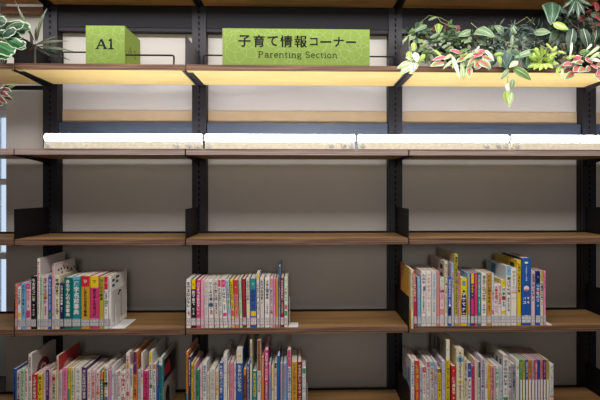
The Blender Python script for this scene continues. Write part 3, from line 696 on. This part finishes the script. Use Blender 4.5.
# right end, a dense bank of separate plants
plant('ivy', 'dark tangled ivy with arching stems at the left of the plant bank', 432, .13, [
 (427,25,412,33,6.5,'sage'),(416,35,402,42,6,'pothos',-.02,-.05),(439,23.5,438,35,8.5,'yg',-.03,-.05,'heart'),(430,30,438,27,5,'red'),(428,20,438,17.5,4,'sage'),(443,28,451,25,4,'red'),
 (424,24,418,36,5,'ivy'),(419,22,415,30,5,'ivy'),(424,40,413,44,5,'yg',-.03,-.04),(452,35,461,31,4.5,'sage'),(430,38,440,33,4,'sage',-.04,-.05),(437,40,448,36,4,'sage',-.04,-.05),(446,42,458,40,4,'ivy',-.04,-.05)],
 [{'p':[(421,22),(429,15.5),(440,17.5),(452,24),(453,31),(449,34)],'r':.0012,'c':'7c7850'},{'p':[(438,18),(441,22),(450,26)],'r':.001,'c':'a0946c'}]+base_stems(430,40,.13,6,18),
 [(170,406,464,26,60,(-.05,.06),(6,11),['ivy','dark','dark','ivy','dlime'],'o'),(14,408,455,30,50,(-.07,-.04),(5,9),['dlime','sage','ivy'],'o')], 3)
plant('pothos', 'white and green pothos spilling over the shelf edge at the bank\'s left end', 414, .0, [
 (414,62,396.5,69,8,'pothos',-.02,-.03),(413,62,400,75,9,'pothos',-.02,-.04),(414,63,411,74,8,'white',-.03,-.04),(415,52,417,63,7,'white',-.02,-.04),(409,51,409,62,5.5,'yg',-.01,-.02),(414,42,414,52,6,'yg',0,-.01),
 (425,54,417,64,4.5,'yg',-.01,-.02),(420,48,428,43,4,'dlime',0,0),(414,60,405,58,6,'pothos',-.01,-.03),(416,62,414,72,6,'pothos',-.03,-.04),(418,56,423,64,5,'dlime',0,-.01),(411,60,407,52,5,'pothos',0,0)],
 [{'p':[(424,63,.03),(420,58,.01),(414,60,-.02),(410,66,-.03)],'r':.0015},{'p':[(420,60,.02),(414,46,0)],'r':.0013}], None, 5)
CALS = [(442,56,433,50,7,'lime'),(447,57,432,61,6.5,'cal'),(444,62,430,67,9.5,'calg'),(453,60,442,70,4,'pothos'),(452,54,444,60,5,'pothos'),(462,53,449,50,6,'cal'),(466,57,456,63,8,'calg'),
 (452,55,460,80,5,'white'),(461,62,463,82,6,'pothos'),(464,62,459,79,4,'pothos'),(475,57,467,67,6,'calg'),(469,66,469.5,78,8,'calg'),(485,50,471,56,6,'cal'),(483,53,473,58,5,'cal'),(479,60,491,69,10,'calg'),
 (479,60,474,68,7,'calg'),(482,56,493,61,8,'calg'),(485,50,494,62,4.5,'white'),(475,53,463,60,6,'pothos'),(479.5,46,474,52,2.4,'white'),(480,64,475,70,7,'calg'),(470,56,480,52,5,'yg'),(486,64,489,70,6,'cal'),
 (458,52,470,49,5,'dlime'),(446,50,454,47,5,'dlime'),(456,62,452,69,5,'yg'),(472,62,466,70,5,'calg'),(460,56,468,54,5,'lime')]
plant('caladium', 'pink-centred leaves with green and white edges, left clump over the shelf edge', 462, -.005,
 [c + (-.0-.01*(i%3), -.03-.006*(i%4)) for i, c in enumerate(CALS)], [{'p':[(462,63,.05),(462,55,.02),(x,y,-.01)],'r':.0011,'c':'8ca058'} for x, y in ((444,60),(452,58),(466,60),(470,66),(480,60),(486,62),(436,58))], None, 6)
plant('rubber_plant', 'broad pale green leaves standing up at the middle of the plant bank', 478, .08, [
 (477,29,494.5,38,15,'sage',0,-.04,'heart'),(473,30,458,37,8,'sage',0,-.03),(459,25,457,32,5,'red',0,0),(471,36,464,44,6,'sage'),(466,36,461,43,5,'dlime'),(478,38,486,46,7,'ivy'),(474,36,478,47,6,'red',.03,.03)],
 [{'p':[(471,23),(477,28)],'r':.0014,'c':'98946a'},{'p':[(478,63),(477,45),(477,28)],'r':.0018}]+base_stems(474,42,.08,4,10),
 [(110,455,497,32,60,(-.02,.1),(6,10),['dark','ivy','dark','dlime'],'o')], 8)
plant('fern', 'grey-green feathery fern between the broad leaves and the lime rosette', 508, .1, [
 (504,33,494,26,9,'sage',0,-.01),(512,25,516,34,6,'sage',-.02,-.03),(519,27,513,33,5,'grey'),(513,34,511,49,4.2,'sage',-.06,-.07,'lance'),(512,48,505,56,4,'sage',-.06,-.07),(534,32,551,33,11,'sage',-.03,-.06)],
 [{'p':[(516,24),(527,17),(535,25)],'r':.0013,'c':'7c7a58'},{'p':[(512,24),(511,20)],'r':.001}]+base_stems(510,42,.1,5,20),
 [(130,490,540,24,50,(-.05,.06),(6,12),['grey','ivy','bluegr','grey','dark'],'blade'),(110,490,548,32,60,(0,.08),(6,11),['dark','dark','bluegr'],'o'),(40,496,530,34,50,(-.06,-.03),(4,7),['grey','bluegr','sage'],'o')], 9)
plant('pothos', 'dark green and blue-green leaves drooping over the edge, one sprig hanging lowest', 508, -.005, [
 (497,50,507,70,11,'bluegr'),(513,53,505,69,9,'bluegr'),(498,54,500,68,4.5,'yg',-.02,-.03),(504,54,493,55,4,'yg',-.02,-.03),(509,69,500,80.5,5,'sage',-.02,-.03),(513,68,531,81,12,'dlime',-.02,-.03),
 (536,50,514,58,7,'sage',0,-.02),(524,60,530,70,7,'bluegr'),(518,61,509,68,6,'pothos',-.02,-.03),(522,52,518,62,8,'bluegr'),(511,50,520,56,7,'ivy'),(505,50,500,60,8,'bluegr'),(530,55,526,66,6,'ivy'),(496,58,491,66,6,'bluegr',.01,.01),
 (507,83,508.5,94,4.5,'white',-.03,-.03),(513,79,510.5,90,6,'sage',-.03,-.03),(507,90,508,105,7.5,'yg',-.03,-.035),(512,92,508.5,108,5,'pothos',-.035,-.035)],
 [{'p':[(510,63,.04),(509,60,.0),(507,70,-.025),(507.5,84,-.03),(509,96,-.03)],'r':.0011,'c':'b4a878'},{'p':[(516,63,.04),(518,58,.0),(521,68,-.02)],'r':.0012},{'p':[(503,63,.04),(502,56,.0)],'r':.0014}], None, 10)
R = [(527,68),(533,70.5),(539,71),(546,70),(553,69),(559,64),(558,52),(549,48),(541,45),(533,49),(528,57),(536,55),(547,58),(552,60)]
plant('lime_rosette', 'bright lime green rosette of strap leaves on the shelf edge', 543, -.0, [(543+(x-543)*.25,61+(y-61)*.25,x,y,5.2,'lime' if (x+y)%2<1 else 'yg',0.0,-.03) for x, y in R]+[(546,43,553,52,2.6,'yg',0,-.02),(558,51,566,54,3,'yg',0,-.01)],
 [{'p':[(543,63.5,.03),(543,60,0)],'r':.003}], [(34,530,558,48,66,(-.01,.03),(5,8),['lime','yg','lime','dlime'],'o')], 12)
plant('croton', 'large variegated leaf and dark striped leaves rising above the lime rosette', 566, .1, [
 (552,2,550.5,26,19,'tealv',0,-.03,'heart'),(553,23,568.5,30,8,'lime',-.03,-.05),(558,8,571,15,6,'grey'),(573,28,568,52,11,'striped',-.04,-.05),(583,28,588,52,9,'striped',-.03,-.03),(596,26,592,48,8,'striped',-.02,-.03),
 (556,30,548,44,8,'ivy'),(562,32,556,48,8,'dark'),(575,8,565,18,6,'dark'),(600,30,606,48,8,'striped')],
 [{'p':[(562,12),(572,24),(586,35)],'r':.0018,'c':'7a5040'},{'p':[(551,24),(560,14),(566,2)],'r':.0012,'c':'8a8c64'},{'p':[(568,63),(560,40),(556,22)],'r':.002}]+base_stems(575,36,.1,5,16),
 [(170,545,612,14,60,(0,.1),(7,12),['dark','dark','dark','ivy','striped'],'o')], 13)
plant('palm', 'small dark palm with pale-ribbed fronds touching the top photo edge', 576, .05, [
 (576,-2,561,10,4,'striped',0,0,'lance'),(576,-1,567,17,4.5,'striped',0,-.02,'lance'),(576,0,578,21,4.5,'striped',0,-.02,'lance'),(576,-1,585,16,4.5,'striped',0,-.01,'lance'),(576,-2,592,6,4.5,'striped',0,0,'lance'),
 (575,-2,570,-12,4,'striped',0,0,'lance'),(577,-2,586,-10,4,'striped',0,0,'lance'),(575,0,573,14,4,'grey',0,-.01,'lance'),(577,0,590,10,4,'dark',.01,.01,'lance')],
 [{'p':[(582,64,.02),(580,40,.03),(577,12,.01),(576,-2,0)],'r':.0018,'c':'4a4838'}], None, 14)
plant('coleus', 'dull red leaved plant in the upper right corner of the photo', 594, .06, [
 (584,20,577,18,5,'red'),(586,14,592,10,5,'red'),(590,22,587,15,4.5,'red'),(597,2,596,12,6,'red'),(596,14,601,22,6,'red'),(601,8,606,16,7,'red'),(582,20,584,15,3.5,'red'),(603,24,596,26,4,'red'),(590,6,596,2,5,'red')],
 [{'p':[(596,64),(594,40),(592,18)],'r':.0018,'c':'5a3028'},{'p':[(594,34),(600,20),(598,6)],'r':.0013,'c':'5a3028'},{'p':[(593,26),(586,20),(582,18)],'r':.001,'c':'5a3028'}], None, 15)
CR = [(560,71,567,61,7,'calg'),(572,63,562,66,7,'cal'),(573,59,582,57,8,'cal'),(582,62,574,64,8,'calg'),(586,57,592,64,7,'cal'),(580,66,573,72,9,'cal'),(585,68,577,73,9,'calg'),(592,64,597,70,8,'cal'),(598,62,604,68,8,'calg'),
 (574,72,564,80,9,'calg'),(596,73,600,82,8,'calg'),(590,58,601,62,6,'white'),(584,61,570,63,5,'white'),(566,58,576,56,6,'yg'),(579,53,590,51,7,'dlime'),(600,46,584,58,4,'pothos'),(592,44,585,51,3,'white'),(600,52,588,60,4,'pothos'),
 (560,66,556,75,5,'yg'),(563,68,561,78,4,'pothos'),(590,66,586,72,7,'calg'),(603,70,596,76,8,'cal'),(597,54,604,60,6,'sage'),(572,42,569,59,3,'white'),(568,60,564,56,3,'yg')]
plant('caladium', 'pink-centred leaves with green and white edges, right clump at photo edge', 584, -.005, [c + (-.0-.01*(i%3), -.03-.006*(i%4)) for i, c in enumerate(CR)],
 [{'p':[(584,63,.05),(583,56,.02),(x,y,-.01)],'r':.0011,'c':'8ca058'} for x, y in ((562,66),(570,68),(576,62),(590,62),(597,68),(596,54))], None, 16)

# ------------------------------------------------------------------ lights
def area(name, loc, rot, sx_, sy_, e, col):
    l = bpy.data.lights.new(name, 'AREA'); l.shape = 'RECTANGLE'; l.size = sx_; l.size_y = sy_; l.energy = e; l.color = col
    o = bpy.data.objects.new(name, l); COL.objects.link(o); o.location = loc; o.rotation_euler = rot; return o
area('upper_fill_strip', (.1, -.16, 2.37), (math.radians(48), 0, 0), 3.4, .03, 12.5, (.98, .98, 1))  # added unseen strip that brightens the panel behind the signs
area('ceiling_light', (.1, -1.25, 2.85), (math.radians(25), 0, 0), 3.6, .35, 40, (1, .96, .92))
sp = bpy.data.lights.new('panel_fill_spot', 'SPOT'); sp.energy = 118; sp.spot_size = math.radians(90); sp.spot_blend = 1; sp.shadow_soft_size = .45; sp.color = (1, .94, .88)  # added soft spot, aimed high so its light fades down the shelves
so = bpy.data.objects.new('panel_fill_spot', sp); COL.objects.link(so); so.location = (.1, -3.3, 1.9)
so.rotation_euler = (Vector((.1, 0, 2.72)) - so.location).to_track_quat('-Z', 'Y').to_euler()
area('low_fill', (.1, -1.5, .4), (math.radians(128), 0, 0), 2.6, .8, 2.4, (1, .88, .74))  # added fill lighting the shelves from below, no table stands here
w = bpy.data.worlds.new('world'); sc.world = w; w.use_nodes = True
bg = w.node_tree.nodes['Background']; bg.inputs[0].default_value = (1,.9,.8,1); bg.inputs[1].default_value = .055
